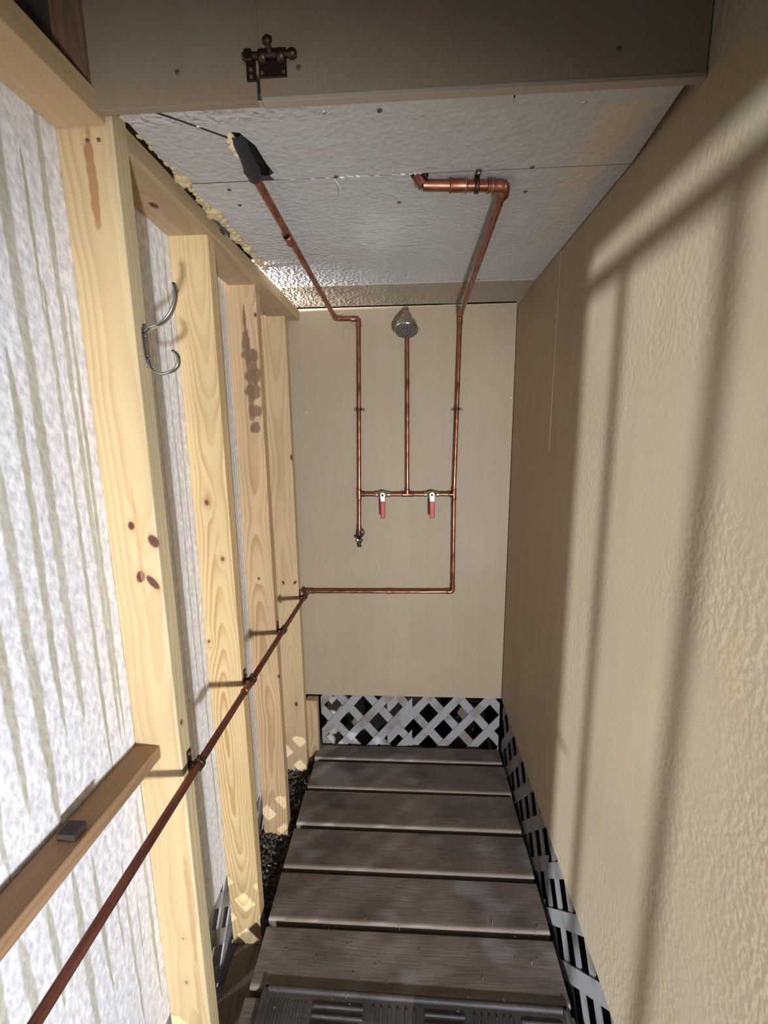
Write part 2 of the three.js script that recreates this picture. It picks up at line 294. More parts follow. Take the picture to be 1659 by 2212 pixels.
// left wall: white textured siding with drips, ending at the open bay beside the viewer
const streaks = [[-0.621, 0.93, 2.0, 0.017], [-0.696, 0.84, 2.0, 0.011], [-0.666, 0.78, 1.63, 0.008], [-0.709, 0.82, 1.62, 0.008], [-0.584, 0.93, 1.52, 0.013], [-0.66, 1.56, 1.80, 0.008], [-0.615, 1.5, 1.8, 0.008],
  [-0.544, 0.80, 1.40, 0.017], [-0.501, 0.87, 1.25, 0.015], [-0.714, 0.19, 0.70, 0.009], [-0.63, 0.44, 0.58, 0.010], [-0.594, 0.40, 0.70, 0.011], [-0.551, 0.33, 0.72, 0.014], [-0.502, 0.52, 0.72, 0.016], [-0.458, 0.5, 0.72, 0.018],
  [-0.461, 0.8, 1.1, 0.012], [-0.42, 0.45, 1.0, 0.013], [-0.38, 0.4, 0.95, 0.014], [-0.68, 0.33, 0.5, 0.006], [-0.655, 0.2, 0.62, 0.007], [-0.735, 0.3, 1.5, 0.006],
  [-0.958, 0.1, 2.0, 0.008], [-0.99, 0.7, 1.8, 0.004], [-1.02, 0.2, 1.85, 0.006], [-0.935, 0.4, 1.6, 0.004], [-1.32, 0.1, 2, 0.006], [-1.335, 0.1, 2, 0.005], [-1.30, 0.2, 2, 0.006]];
const sidingMat = std({
  map: colorTex(1100, 1500, 1.6, 2.0, (a, v) => {
    const z = -a - 0.15, n = fbm(a * 85, v * 55, 3), n2 = fbm(a * 7 + 3, v * 4, 3);
    const t = clamp(0.5 + 1.1 * n); let c = mix([0.83, 0.83, 0.85], [0.56, 0.56, 0.605], t * 0.8);
    c = mix(c, [0.70, 0.69, 0.64], clamp(0.3 * n2));
    let m = 0, e = 0;
    for (const [zc, y0, y1, w] of streaks) {
      const dz = Math.abs(z - zc - 0.006 * noise(v * 2.2 + zc * 50, zc * 90) - 0.0022 * noise(v * 22, zc * 77)); const tap = clamp((v - y0) / 0.16) * clamp((y1 - v) / 0.1);
      if (dz > w * 1.3 || tap <= 0.001) continue;
      const ww = 0.5 * w * Math.sqrt(tap) * (1 + 0.35 * noise(v * 7 + zc * 31, 2) + 0.35 * noise(v * 60 + zc * 31, a * 60));
      m = Math.max(m, sstep(ww * 1.25, ww * 0.72, dz) * (0.85 + 0.3 * noise(v * 3, zc * 40)));
    }
    return mix(c, [0.415, 0.39, 0.30], clamp(m));
  }),
  bumpMap: dataTex(1024, 1280, 1.6, 2.0, (a, v) => 0.5 + 0.5 * fbm(a * 95, v * 75, 3)), bumpScale: 0.0015, roughness: 0.55,
});
const sideUV = (x, y, z, nx) => Math.abs(nx) > 0.7 ? [-(z + 0.15), y] : [x, y];
const wl = struct('wall_left');
part('siding', uvMap(new RoundedBoxGeometry(0.012, 1.771, 1.033, 1, 0.001).translate(XW - 0.006, 0.9995, -0.7365), sideUV), sidingMat, wl);
part('siding', uvMap(new RoundedBoxGeometry(0.012, 1.739, 0.519, 1, 0.001).translate(XW - 0.006, 0.9835, -1.513), sideUV), sidingMat, wl);
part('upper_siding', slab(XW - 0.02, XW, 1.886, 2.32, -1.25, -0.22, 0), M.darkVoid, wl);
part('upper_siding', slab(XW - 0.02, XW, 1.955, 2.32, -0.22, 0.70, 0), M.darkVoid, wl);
part('sun_stop_panel', slab(XW - 0.02, XW, -0.17, 2.32, 0.70, 0.95, 0), M.edge, wl);  // unseen panel added to cut sun bounce from the open bay
// open framing of the bay beside the viewer
part('framing', slab(-0.465, -0.447, -0.17, 1.862, 0.141, 0.168, 0), M.edge, wl);
part('framing', slab(-0.466, -0.446, -0.17, 1.862, -0.148, -0.126, 0), M.edge, wl);

// ---------------------------------------------------------------- timber frame on the left
const darkKnot = (x, y, r, o = {}) => ({ u: x - XW, v: y + 0.14, r, ...o });
const studs = [
  ['tall pine stud carrying the coat hook, with big dark knots above the side rail', -0.7502, -0.172, 1.893, { seed: 2, o: { early: [0.70, 0.52, 0.30], late: [0.56, 0.36, 0.17], ringF: 110, line: 0.62, tone: 0.8, greenEdge: true,
    knots: [darkKnot(-0.4943, 1.2413, 0.006), darkKnot(-0.456, 1.213, 0.009, { a: 0.6, e: 1.5 }), darkKnot(-0.4881, 1.1467, 0.008, { a: -0.3, e: 1.5 }), darkKnot(-0.466, 1.1357, 0.007, { a: 0.7, e: 2.4 }), darkKnot(-0.435, 0.842, 0.004), darkKnot(-0.489, 0.328, 0.003, { light: true }), darkKnot(-0.4928, 0.2084, 0.004, { light: true })],
    stains: [{ u: 0.05, v: 1.93, w: 0.009, h: 0.075, c: [0.30, 0.12, 0.04], k: 0.75 }, { u: 0.055, v: 1.35, w: 0.004, h: 0.1, c: [0.45, 0.25, 0.1], k: 0.5 }, { u: 0.075, v: 0.55, w: 0.006, h: 0.16, c: [0.36, 0.24, 0.12], k: 0.6 }, { u: 0.07, v: 0.28, w: 0.005, h: 0.15, c: [0.36, 0.24, 0.12], k: 0.5 }, { u: 0.07, v: 0.98, w: 0.014, h: 0.035, c: [0.5, 0.36, 0.2], k: 0.4 }] } }],
  ['pine stud behind the coat hook with ringed pale knots and arched grain', -1.0627, -0.134, 1.852, { seed: 5, o: { early: [0.72, 0.53, 0.295], late: [0.50, 0.29, 0.11], ringF: 150, line: 0.8,
    knots: [darkKnot(-0.5034, 1.2333, 0.0105, { light: true }), darkKnot(-0.4744, 1.0869, 0.008, { light: true }), darkKnot(-0.5305, 1.7255, 0.004, { e: 1.6 }), darkKnot(-0.53, 0.86, 0.006, { light: true })] } }],
  ['pine stud with a column of smeared brown stains near its top', -1.3674, -0.10, 1.836, { seed: 9, o: { early: [0.63, 0.44, 0.26], late: [0.44, 0.25, 0.11], ringF: 170, line: 0.8,
    knots: [darkKnot(-0.4532, 1.7467, 0.005, { e: 1.1 }), darkKnot(-0.446, 0.575, 0.007, { a: 0.4 }), darkKnot(-0.4959, 0.929, 0.004)],
    stains: [[-0.482, 1.55, 0.011, 0.17], [-0.466, 1.60, 0.009, 0.06], [-0.487, 1.73, 0.006, 0.05], [-0.488, 1.67, 0.012, 0.035], [-0.475, 1.632, 0.028, 0.02], [-0.468, 1.575, 0.032, 0.024], [-0.475, 1.53, 0.026, 0.03], [-0.472, 1.47, 0.028, 0.018], [-0.475, 1.42, 0.018, 0.02]].map(([x, y, w, h]) => ({ u: x - XW, v: y + 0.14, w, h, c: [0.17, 0.10, 0.055], k: 0.88 })) } }],
  ['farthest pine stud by the back wall with a pair of slanted dark knots', -1.680, -0.10, 1.826, { seed: 14, o: { early: [0.62, 0.46, 0.27], late: [0.44, 0.28, 0.13], ringF: 130, line: 0.55,
    knots: [darkKnot(-0.5108, 0.8039, 0.0052, { a: 0.5, e: 1.7 }), darkKnot(-0.4624, 0.8043, 0.0052, { a: -0.6, e: 1.7 }), darkKnot(-0.45, 1.3088, 0.006, { e: 2 }), darkKnot(-0.4838, 0.2569, 0.007, { e: 1.6 })] } }],
];
for (const [label, z, y0, y1, { seed, o }] of studs) {
  const t = thing('wall_stud', label, 'stud', [(XW + XS) / 2, y0, z], 'pine studs of the left wall');
  const g = lumber(XS - XW, 0.038, y1 - y0); const uv = g.attributes.uv; for (let i = 0; i < uv.count; i++) uv.setY(i, uv.getY(i) + y0 + 0.14);
  part('timber', g, pine(seed, 2.05, o), t);
  if (z > -0.8) { part('nail_head', screwHead(0.003), M.rustScrew, t, [0.022, 1.845 - y0, 0.0192]); part('nail_head', screwHead(0.003), M.rustScrew, t, [0.004, 1.845 - y0, 0.0192]); }
}
{ // plates
  const t1 = tag(new THREE.Mesh(lumber(0.082, 0.038, 1.68), pine(21, 1.7, { early: [0.60, 0.43, 0.26], late: [0.5, 0.33, 0.17], ringF: 70, line: 0.35, stains: [{ u: 0.12, v: 0.2, w: 0.003, h: 0.14, c: [0.2, 0.13, 0.06], k: 0.6 }] })), 'pine top plate above the white siding that butts the stud with the coat hook', 'beam', 'top plates of the left wall');
  t1.name = numbered('top_plate'); t1.geometry.rotateX(Math.PI / 2); t1.position.set(-0.499, 1.882, -0.7295); scene.add(t1);
  const L = 0.955, g = lumber(0.104, 0.036, L); g.rotateX(-Math.PI / 2);
  const t2 = tag(new THREE.Mesh(g, pine(27, 1.0, { early: [0.47, 0.35, 0.215], late: [0.33, 0.215, 0.11], ringF: 90, line: 0.5, knots: [{ u: 0.055, v: 0.52, r: 0.008, e: 1.4 }, { u: 0.11, v: 0.33, r: 0.006, e: 2.4 }] })), 'pine top plate running along the ceiling edge over the three far studs', 'beam', 'top plates of the left wall');
  t2.name = numbered('top_plate'); t2.position.set(-0.501, 1.8655, -0.7705); t2.rotation.set(-0.030, -0.04, 0, 'YXZ'); scene.add(t2);
  for (const o of [t1, t2]) o.castShadow = o.receiveShadow = true;
}
{ // short uprights and boards
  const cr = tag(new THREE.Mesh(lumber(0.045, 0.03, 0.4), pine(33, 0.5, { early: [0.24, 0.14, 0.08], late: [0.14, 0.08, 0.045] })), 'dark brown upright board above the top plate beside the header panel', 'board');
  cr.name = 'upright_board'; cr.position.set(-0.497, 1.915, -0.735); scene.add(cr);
  const po = tag(new THREE.Mesh(lumber(0.048, 0.036, 0.415), pine(37, 0.5, { early: [0.56, 0.40, 0.24], late: [0.36, 0.21, 0.1], ringF: 170 })), 'short wooden post in the far left corner beside the lattice', 'post');
  po.name = 'corner_post'; po.position.set(-0.428, -0.17, -1.722); scene.add(po);
  const si = tag(new THREE.Mesh(lumber(0.10, 0.04, 1.2), pine(41, 1.3, { early: [0.20, 0.15, 0.11], late: [0.10, 0.07, 0.05], ringF: 160 })), 'dark weathered timber lying on the ground under the stud with ringed pale knots', 'board');
  si.name = 'sill_board'; si.geometry.rotateX(-Math.PI / 2); si.position.set(-0.476, -0.1545, 0.12); si.geometry.translate(0, 0, 0); scene.add(si);
  const le = thing('side_rail', 'thin wooden rail nailed low along the white siding, ending at a stud', 'rail', [-0.5145, 0.7865, -0.7305]);
  const lg = lumber(0.049, 0.027, 0.455, 0.0015); lg.rotateX(Math.PI / 2);
  part('timber', lg, pine(45, 0.8, { early: [0.36, 0.22, 0.125], late: [0.26, 0.14, 0.07], ringF: 190, line: 0.7 }), le); le.rotation.set(-0.045, 0.02, 0);
  const bk = tag(new THREE.Mesh(slab(-0.014, 0.014, 0, 0.011, -0.013, 0.013, 0.0012), std({ color: lin(0.035, 0.022, 0.017), roughness: 0.75 })), 'small dark brown block standing on the side rail', 'block');
  bk.name = 'small_block'; bk.position.set(-0.5085, 0.8095, -0.53); scene.add(bk);
  for (const o of [cr, po, si, bk]) o.castShadow = o.receiveShadow = true;
}
{ // spray foam along the plate and at the pipe hole
  const rf = rng(77), gs = [];
  const blob = (x, y, z, s, f = 1) => { let g = mergeVertices(new THREE.IcosahedronGeometry(1, 3).deleteAttribute('normal').deleteAttribute('uv')); const p = g.attributes.position, o = rf() * 50; for (let i = 0; i < p.count; i++) { const k = 1 + 0.55 * fbm(p.getX(i) * 1.6 + o, p.getY(i) * 1.6 + p.getZ(i) * 1.9, 3); p.setXYZ(i, p.getX(i) * k, p.getY(i) * k, p.getZ(i) * k); } g.scale(s * 0.8, s * 0.6 * f, s); g.computeVertexNormals(); g.translate(x, y, z); g = g.toNonIndexed(); g.setAttribute('uv', new THREE.BufferAttribute(new Float32Array(g.attributes.position.count * 2), 2)); return g; };
  for (let i = 0; i < 44; i++) { const t = i / 43, z = -0.735 - 0.6 * t, x = -0.431 + 0.022 * t; gs.push(blob(x + (rf() - 0.5) * 0.008, 1.876 - 0.009 * t + (rf() - 0.5) * 0.004, z, 0.0055 + 0.010 * rf() * rf() * (0.35 + sstep(0.2, 0.5, t)), 0.8)); }
  gs.push(blob(-0.421, 1.874, -1.02, 0.022), blob(-0.418, 1.872, -1.03, 0.016), blob(-0.419, 1.871, -1.14, 0.017), blob(-0.424, 1.873, -0.9, 0.018), blob(-0.413, 1.869, -1.2, 0.015));
  const fo = tag(new THREE.Mesh(merge(gs), M.foam), 'yellow insulation foam squeezed out between the top plate and the ceiling', 'insulation'); fo.name = 'spray_foam'; fo.userData.kind = 'stuff'; scene.add(fo);
  const hs = []; for (const [x, y, z, s] of [[-0.289, 1.869, -0.789, 0.008], [-0.289, 1.866, -0.80, 0.010], [-0.285, 1.872, -0.783, 0.008], [-0.288, 1.865, -0.818, 0.008], [-0.287, 1.868, -0.832, 0.007], [-0.287, 1.869, -0.85, 0.006], [-0.292, 1.869, -0.808, 0.007]]) hs.push(blob(x, y, z, s));
  const h = tag(new THREE.Mesh(merge(hs), M.paleFoam), 'torn cream insulation tuft at the hole where the left pipe enters the ceiling', 'insulation'); h.name = 'torn_insulation'; h.userData.kind = 'stuff'; scene.add(h);
  for (const o of [fo, h]) o.castShadow = o.receiveShadow = true;
}

// ---------------------------------------------------------------- lattice skirting
const latMat = [0, 1, 2].map(k => std({ map: colorTex(512, 512, 0.5, 0.5, (u, v) => { const d = sstep(0.0, 0.5, fbm(u * 9 + k * 7, v * 9, 4)), e = 0.04 * noise(u * 200, v * 200); return mix([0.28 + e, 0.27 + e, 0.265 + e], [0.17, 0.135, 0.105], d * 0.75); }), roughness: 0.55 }));
function clip(poly, x0, x1, y0, y1) {
  for (const [ax, lim, keep] of [[0, x0, 1], [0, x1, -1], [1, y0, 1], [1, y1, -1]]) {
    const out = []; for (let i = 0; i < poly.length; i++) { const a = poly[i], b = poly[(i + 1) % poly.length], da = (a[ax] - lim) * keep, db = (b[ax] - lim) * keep; if (da >= 0) out.push(a); if (da * db < 0) { const t = da / (da - db); out.push([a[0] + (b[0] - a[0]) * t, a[1] + (b[1] - a[1]) * t]); } }
    poly = out; if (poly.length < 3) return [];
  }
  return poly;
}
// a lattice in its own plane (s, y): crossing at (cs, cy), half pitch hs by hy, slat width w
function lattice(name, label, s0, s1, y0, y1, cs, cy, place, k = 0, hs = 0.0675, hy = 0.08, w = 0.037) {
  const t = thing(name, label, 'lattice', [0, 0, 0], 'grey lattice panels of the skirting'); place(t);
  const L = Math.hypot(hs, hy), len = 1.2;
  for (const dir of [1, -1]) {
    const d = [hs / L, dir * hy / L], n = [-d[1], d[0]];
    const step = 2 * hs;                                       // slats repeat along s by 2 hs
    for (let i = -40; i < 40; i++) {
      const c = [cs + i * step, cy];
      const q = clip([[c[0] - d[0] * len - n[0] * w / 2, c[1] - d[1] * len - n[1] * w / 2], [c[0] + d[0] * len - n[0] * w / 2, c[1] + d[1] * len - n[1] * w / 2], [c[0] + d[0] * len + n[0] * w / 2, c[1] + d[1] * len + n[1] * w / 2], [c[0] - d[0] * len + n[0] * w / 2, c[1] - d[1] * len + n[1] * w / 2]], s0, s1, y0, y1);
      if (q.length < 3) continue;
      let area = 0; q.forEach((a, j) => { const b = q[(j + 1) % q.length]; area += a[0] * b[1] - b[0] * a[1]; }); if (Math.abs(area) < 3e-4) continue;
      const g = new THREE.ExtrudeGeometry(new THREE.Shape(q.map(p => new THREE.Vector2(...p))), { depth: 0.0045, bevelEnabled: false }); g.translate(0, 0, dir > 0 ? 0.0001 : -0.0046);
      part('slat', uvMap(g, (x, y) => [x * 0.7 + y * 0.6 * dir + i * 0.07, y * 0.6 - x * 0.5 * dir]), latMat[(i + 50 + k + (dir > 0 ? 1 : 0)) % 3], t);
    }
  }
  return t;
}
lattice('lattice_panel', 'grey lattice panel on the right half below the back wall', -0.10, 0.402, -0.15, 0.2465, 0.1532, 0.1541, t => t.position.set(0, 0, -1.7695));
lattice('lattice_panel', 'grey lattice panel on the left half below the back wall, overlapping its neighbour', -0.398, 0.013, -0.15, 0.2465, -0.2748, 0.190, t => t.position.set(0, 0, -1.7575), 1);
const alongRight = t => { t.position.set(0.4165, 0, 0); t.rotation.y = Math.PI / 2; };    // s runs along -z
lattice('lattice_panel', 'long grey lattice receding under the right wall, far length', 1.115, 1.755, -0.16, 0.246, 1.4225, 0.08, alongRight, 2);
lattice('lattice_panel', 'grey lattice under the right wall beside the mat, near length', 0.30, 1.11, -0.16, 0.246, 1.0, 0.075, alongRight);
const alongLeft = t => { t.position.set(-0.558, 0, 0); t.rotation.y = Math.PI / 2; };
lattice('lattice_panel', 'shaded grey lattice below the white siding behind the studs', -0.1, 1.76, -0.17, 0.16, 0.93, 0.03, alongLeft, 1, 0.055, 0.065, 0.036);

// ---------------------------------------------------------------- copper plumbing
const RP = 0.0079, zp = -1.728;
const pl = thing('shower_plumbing', 'copper pipe run over the back wall, ceiling and left studs', 'pipe', [0, 0, 0]);
function uvPipe(g, p, q, r) { const a = V3(...p), d = V3(...q).sub(a).normalize(); return uvMap(g, (x, y, z, nx, ny, nz) => { const t = V3(x, y, z).sub(a).dot(d); return [Math.atan2(nz + nx, ny) * 0.02, t]; }); }
const pipe = (p, q, r = RP, m = M.copper) => part('pipe', uvPipe(rod(p, q, r, 20), p, q, r), m, pl);
const sleeveProf = (L, r) => [[r * 1.0, 0], [r * 1.28, 0.0008], [r * 1.32, 0.003], [r * 1.17, 0.0055], [r * 1.15, L - 0.0055], [r * 1.32, L - 0.003], [r * 1.28, L - 0.0008], [r, L]];
const sub = (a, b) => [a[0] - b[0], a[1] - b[1], a[2] - b[2]], add = (a, b, k = 1) => [a[0] + b[0] * k, a[1] + b[1] * k, a[2] + b[2] * k];
const unit = a => { const l = Math.hypot(...a); return a.map(x => x / l); };
function coupling(c, dir, L = 0.032, r = RP) { const d = unit(dir); const o = part('coupling', uvMap(latheAlong(sleeveProf(L, r), add(c, d, -L / 2), d), boxUV), M.copper, pl); part('solder_ring', latheAlong([[r * 1.0, -0.001], [r * 1.31, 0.0], [r * 1.31, 0.0012], [r, 0.0022]], add(c, d, L / 2 - 0.004), d), M.solder, o); return o; }
function elbow(c, d1, d2, r = RP, R = 0.014) {                 // a bend at corner c, leaving along d1 and d2
  const a = unit(d1), b = unit(d2), p0 = add(c, a, R), p1 = add(c, b, R);
  const cv = new THREE.QuadraticBezierCurve3(V3(...p0), V3(...c), V3(...p1));
  const gs = [new THREE.TubeGeometry(cv, 10, r * 1.17, 16), latheAlong([[r * 1.17, -0.001], [r * 1.17, 0.008], [r * 1.33, 0.010], [r * 1.33, 0.012], [r, 0.0135]], p0, a), latheAlong([[r * 1.17, -0.001], [r * 1.17, 0.008], [r * 1.33, 0.010], [r * 1.33, 0.012], [r, 0.0135]], p1, b)];
  const o = part('elbow', uvMap(merge(gs), boxUV), M.copper, pl);
  part('solder_ring', latheAlong([[r, 0.0125], [r * 1.25, 0.0132], [r, 0.0142]], p1, b), M.solder, o); return o;
}
function tee(c, dirs, r = RP) { const gs = dirs.map(d => latheAlong([[r * 1.17, 0], [r * 1.17, 0.017], [r * 1.33, 0.019], [r * 1.33, 0.021], [r, 0.0225]], c, unit(d))); part('tee', uvMap(merge(gs), boxUV), M.copper, pl); }
const A0 = [-0.1868, 1.8195, zp], A1 = [-0.1995, 1.1545, zp], A2 = [-0.2025, 1.012, zp], B0 = [-0.0045, 1.835, zp], B1 = [-0.0058, 1.1535, zp], C0 = [0.1915, 1.822, zp], C1 = [0.1795, 1.1535, zp], C2 = [0.1812, 0.746, zp];
const El = [-0.2735, 1.8225, zp], EH = [-0.275, 1.8545, -0.86], HT = [-0.276, 1.8745, -0.79];
pipe(A0, A1); pipe(A1, A2); pipe(B0, B1); pipe(C0, C1); pipe(C1, C2);
pipe(A0, El); pipe(El, EH); pipe(EH, HT);
elbow(A0, [0, -1, 0], [-1, 0, 0]); elbow(El, [1, 0, 0], sub(EH, El));
coupling([-0.2745, 1.8403, -1.085], sub(EH, El), 0.036);
const X0 = [0.184, 1.8575, -0.936], X1 = [0.028, 1.8578, -0.9215], X2 = [0.016, 1.876, -0.9195], RB = 0.0098;
pipe(C0, X0); elbow(C0, [0, -1, 0], sub(X0, C0)); elbow(X0, sub(C0, X0), [-1, 0, 0.09], RB, 0.013);
pipe(X0, X1, RB); pipe(X1, X2, RB); coupling([0.094, 1.8577, -0.9275], [1, 0, -0.09], 0.034, RB); coupling([0.155, 1.8576, -0.933], [1, 0, -0.09], 0.012, RB);
tee(A1, [[0, 1, 0], [0, -1, 0], [1, 0, 0]]); tee(B1, [[0, 1, 0], [-1, 0, 0], [1, 0, 0]]); tee(C1, [[0, 1, 0], [0, -1, 0], [-1, 0, 0]]);
pipe(A1, [-0.1045, 1.1535, zp]); pipe([-0.1045, 1.1535, zp], B1); pipe(B1, [0.0904, 1.1535, zp]); pipe([0.0904, 1.1535, zp], C1);
const D0 = [0.1812, 0.7455, zp], D1 = [-0.4275, 0.741, zp], D2 = [-0.4275, 0.7405, -0.27];
elbow(D0, [0, 1, 0], [-1, 0, 0]); pipe(D0, D1); coupling([-0.078, 0.7436, zp], [1, 0, 0], 0.03); elbow(D1, [1, 0, 0], [0, 0, 1]); pipe(D1, D2, RP, M.darkCopper);
coupling([-0.4275, 0.7405, -1.02], [0, 0, 1], 0.034);
part('stub', latheAlong([[RP * 1.15, 0], [RP * 1.2, 0.02], [RP * 1.05, 0.024]], [-0.2025, 1.005, zp], [0, 1, 0]), M.copper, pl);
// dark rubber wrap round the left pipe where it goes up through the ceiling
{ const w = tag(new THREE.Mesh(merge([latheAlong([[0.0085, 0], [0.0122, 0.004], [0.0135, 0.02], [0.0118, 0.05], [0.0135, 0.075], [0.0105, 0.09]], [-0.275, 1.8522, -0.868], [-0.014, 0.286, 1]), latheAlong([[0.0125, 0], [0.0152, 0.003], [0.0125, 0.006]], [-0.275, 1.8575, -0.85], [-0.014, 0.286, 1])]), M.black), 'black rubber wrap on the left pipe at the ceiling hole', 'pipe wrap'); w.name = 'pipe_wrap'; w.castShadow = w.receiveShadow = true; scene.add(w); }

// clamps
function wallStrap(label, x, y, z, r = RP) {                    // a two-hole strap over a pipe that runs up the back wall
  const t = thing('pipe_strap', label, 'pipe strap', [x, y, z], 'two-hole straps on the upright pipes');
  const band = new THREE.TorusGeometry(r + 0.0016, 0.0016, 8, 18, Math.PI); band.scale(1, 1, 2.2); band.rotateX(Math.PI / 2);
  part('band', merge([band, slab(-0.0125, -0.0085, -0.003, 0.003, -0.016, 0.001, 0.0006), slab(0.0085, 0.0125, -0.003, 0.003, -0.016, 0.001, 0.0006)]), M.bronze, t);
  for (const s of [-1, 1]) { const e = new THREE.TorusGeometry(0.0038, 0.0014, 8, 16); part('ear', e, M.bronze, t, [s * 0.0165, 0, -0.018]); part('screw', screwHead(0.003), M.brass, t, [s * 0.0165, 0, -0.0195]); }
}
wallStrap('dark two-hole strap halfway up the left upright pipe', -0.1933, 1.4885, zp);
wallStrap('dark two-hole strap halfway up the right upright pipe', 0.1856, 1.4835, zp);
function bellHanger(label, z) {                                 // a clamp that holds the long pipe off a stud edge
  const t = thing('pipe_clamp', label, 'pipe clamp', [-0.4275, 0.7405, z], 'bell hanger clamps on the studs');
  const ring = new THREE.TorusGeometry(RP + 0.0022, 0.0022, 8, 20); ring.scale(1, 1, 2.6);
  part('ring', ring, M.bronze, t); part('stem', rod([-0.008, 0, 0], [-0.0205, 0, 0], 0.004), M.bronze, t);
  part('base_plate', slab(-0.0222, -0.0192, -0.03, 0.03, -0.007, 0.007, 0.001), M.bronze, t);
  for (const s of [-1, 1]) part('screw', latheAlong([[0.0001, 0.0025], [0.0035, 0.0018], [0.0042, 0], [0.0042, -0.001]], [0, 0, 0], [1, 0, 0], 12), M.rustScrew, t, [-0.0192, s * 0.022, 0]);
  for (const s of [-1, 1]) part('flange', slab(-0.004, 0.004, s > 0 ? 0.009 : -0.016, s > 0 ? 0.016 : -0.009, -0.005, 0.005, 0.001), M.bronze, t);
}
bellHanger('dark clamp holding the long pipe on the stud with the coat hook', -0.757);
bellHanger('dark clamp holding the long pipe on the stud with ringed pale knots', -1.0625);
bellHanger('dark clamp holding the long pipe on the stud with smeared stains', -1.367);
bellHanger('dark clamp holding the long pipe on the farthest stud', -1.672);
{ const t = thing('pipe_strap', 'dark strap round the short copper pipe under the ceiling seam', 'pipe strap', [0.1295, 1.8576, -0.9307]);
  const band = new THREE.TorusGeometry(RB + 0.0018, 0.0018, 8, 20); band.scale(1, 1, 2.4); band.rotateY(Math.PI / 2); part('band', band, M.bronze, t);
  part('ear', slab(-0.0045, 0.0045, 0.0105, 0.0135, 0.004, 0.028, 0.001), M.bronze, t); part('screw', screwHead(0.0032), M.screw, t, [0, 0.0105, 0.021], [Math.PI / 2, 0, 0]); }

// ball valves
function ballValve(label, x) {
  const t = thing('ball_valve', label, 'valve', [x, 1.1535, zp], 'red-handled ball valves on the cross pipe');
  const prof = [[RP * 1.1, -0.030], [RP * 1.3, -0.029], [RP * 1.3, -0.021], [RP * 1.15, -0.019], [0.0125, -0.014], [0.0148, -0.006], [0.0148, 0.006], [0.0125, 0.014], [RP * 1.15, 0.019], [RP * 1.3, 0.021], [RP * 1.3, 0.029], [RP * 1.1, 0.030]];
  part('body', latheAlong(prof, [0, 0, 0], [1, 0, 0]), M.brass, t);
  part('stem', latheAlong([[0.0055, 0], [0.0055, 0.016], [0.004, 0.017], [0.004, 0.026]], [0, 0, 0.010], [0, 0, 1]), M.brass, t);
  const s = new THREE.Shape(); s.absarc(0, 0, 0.0095, 0, Math.PI); s.lineTo(-0.0078, -0.018); s.lineTo(-0.0078, -0.026); s.lineTo(0.0078, -0.026); s.lineTo(0.0078, -0.018); s.lineTo(0.0095, 0);
  const lv = part('lever', new THREE.ExtrudeGeometry(s, { depth: 0.0018, bevelEnabled: true, bevelSize: 0.0004, bevelThickness: 0.0004, bevelSegments: 1 }), M.nickel, t, [0.001, 0.002, 0.028]);
  part('nut', latheAlong([[0.0001, 0.005], [0.0028, 0.005], [0.0048, 0.0038], [0.0048, 0]], [0, 0, 0.0022], [0, 0, 1], 6), M.bronze, lv);
  const g = new RoundedBoxGeometry(0.0195, 0.067, 0.0085, 4, 0.004), p = g.attributes.position; for (let i = 0; i < p.count; i++) { const k = 1 + 0.05 * Math.sin(p.getY(i) * 60); p.setX(i, p.getX(i) * k); } g.computeVertexNormals();
  const gr = part('grip', g, M.red, t, [0.001, -0.0575, 0.030]);
  part('grip_inset', new RoundedBoxGeometry(0.0105, 0.052, 0.002, 3, 0.0009), std({ color: lin(0.50, 0.06, 0.065), roughness: 0.5 }), gr, [0, 0, 0.004]);
}
ballValve('brass ball valve with a red lever left of the shower riser', -0.1045);
ballValve('brass ball valve with a red lever right of the shower riser', 0.0904);

{ // shower head
  const t = thing('shower_rose', 'chrome shower head on the middle copper riser under the ceiling', 'shower head', [-0.0075, 1.7575, -1.6585]);
  const up = unit([0, 0.9, -0.43]);
  part('bell', latheAlong([[0.0405, 0.0], [0.0435, 0.003], [0.0435, 0.009], [0.0405, 0.0125], [0.0375, 0.0135], [0.039, 0.018], [0.037, 0.030], [0.030, 0.041], [0.0235, 0.046], [0.0205, 0.049], [0.0225, 0.052], [0.0215, 0.062], [0.0165, 0.069], [0.0125, 0.0705], [0.0105, 0.074], [0.0105, 0.084], [0.009, 0.086]], [0, 0, 0], up, 36), M.chrome, t);
  const face = part('face_plate', latheAlong([[0.0001, -0.004], [0.020, -0.0035], [0.034, -0.0015], [0.0405, 0.0012]], [0, 0, 0], up, 36), std({ color: lin(0.10, 0.095, 0.09), metalness: 0.4, roughness: 0.35 }), t);
  const q = new THREE.Quaternion().setFromUnitVectors(V3(0, 1, 0), V3(...up));
  const nz = new THREE.SphereGeometry(0.0019, 8, 6);
  for (const [n, r] of [[6, 0.010], [11, 0.019], [16, 0.0275], [20, 0.0355]]) for (let i = 0; i < n; i++) { const a = i / n * 6.2832 + r * 90, v = V3(r * Math.cos(a), -0.0042 + r * 0.09, r * Math.sin(a)).applyQuaternion(q); part('nozzle', nz, M.screw, face, [v.x, v.y, v.z]); }
  part('lever', rod([0.040, 0.004, 0.006], [0.0535, 0.001, 0.008], 0.0018, 10), M.chrome, t);
  const c = new THREE.CatmullRomCurve3([V3(0.003, 0.072, -0.0695), V3(0.003, 0.084, -0.066), V3(0.0025, 0.0895, -0.056), V3(0.001, 0.087, -0.046), V3(0, 0.079, -0.038)]);
  part('arm', new THREE.TubeGeometry(c, 24, 0.0075, 14), M.chrome, t);
}
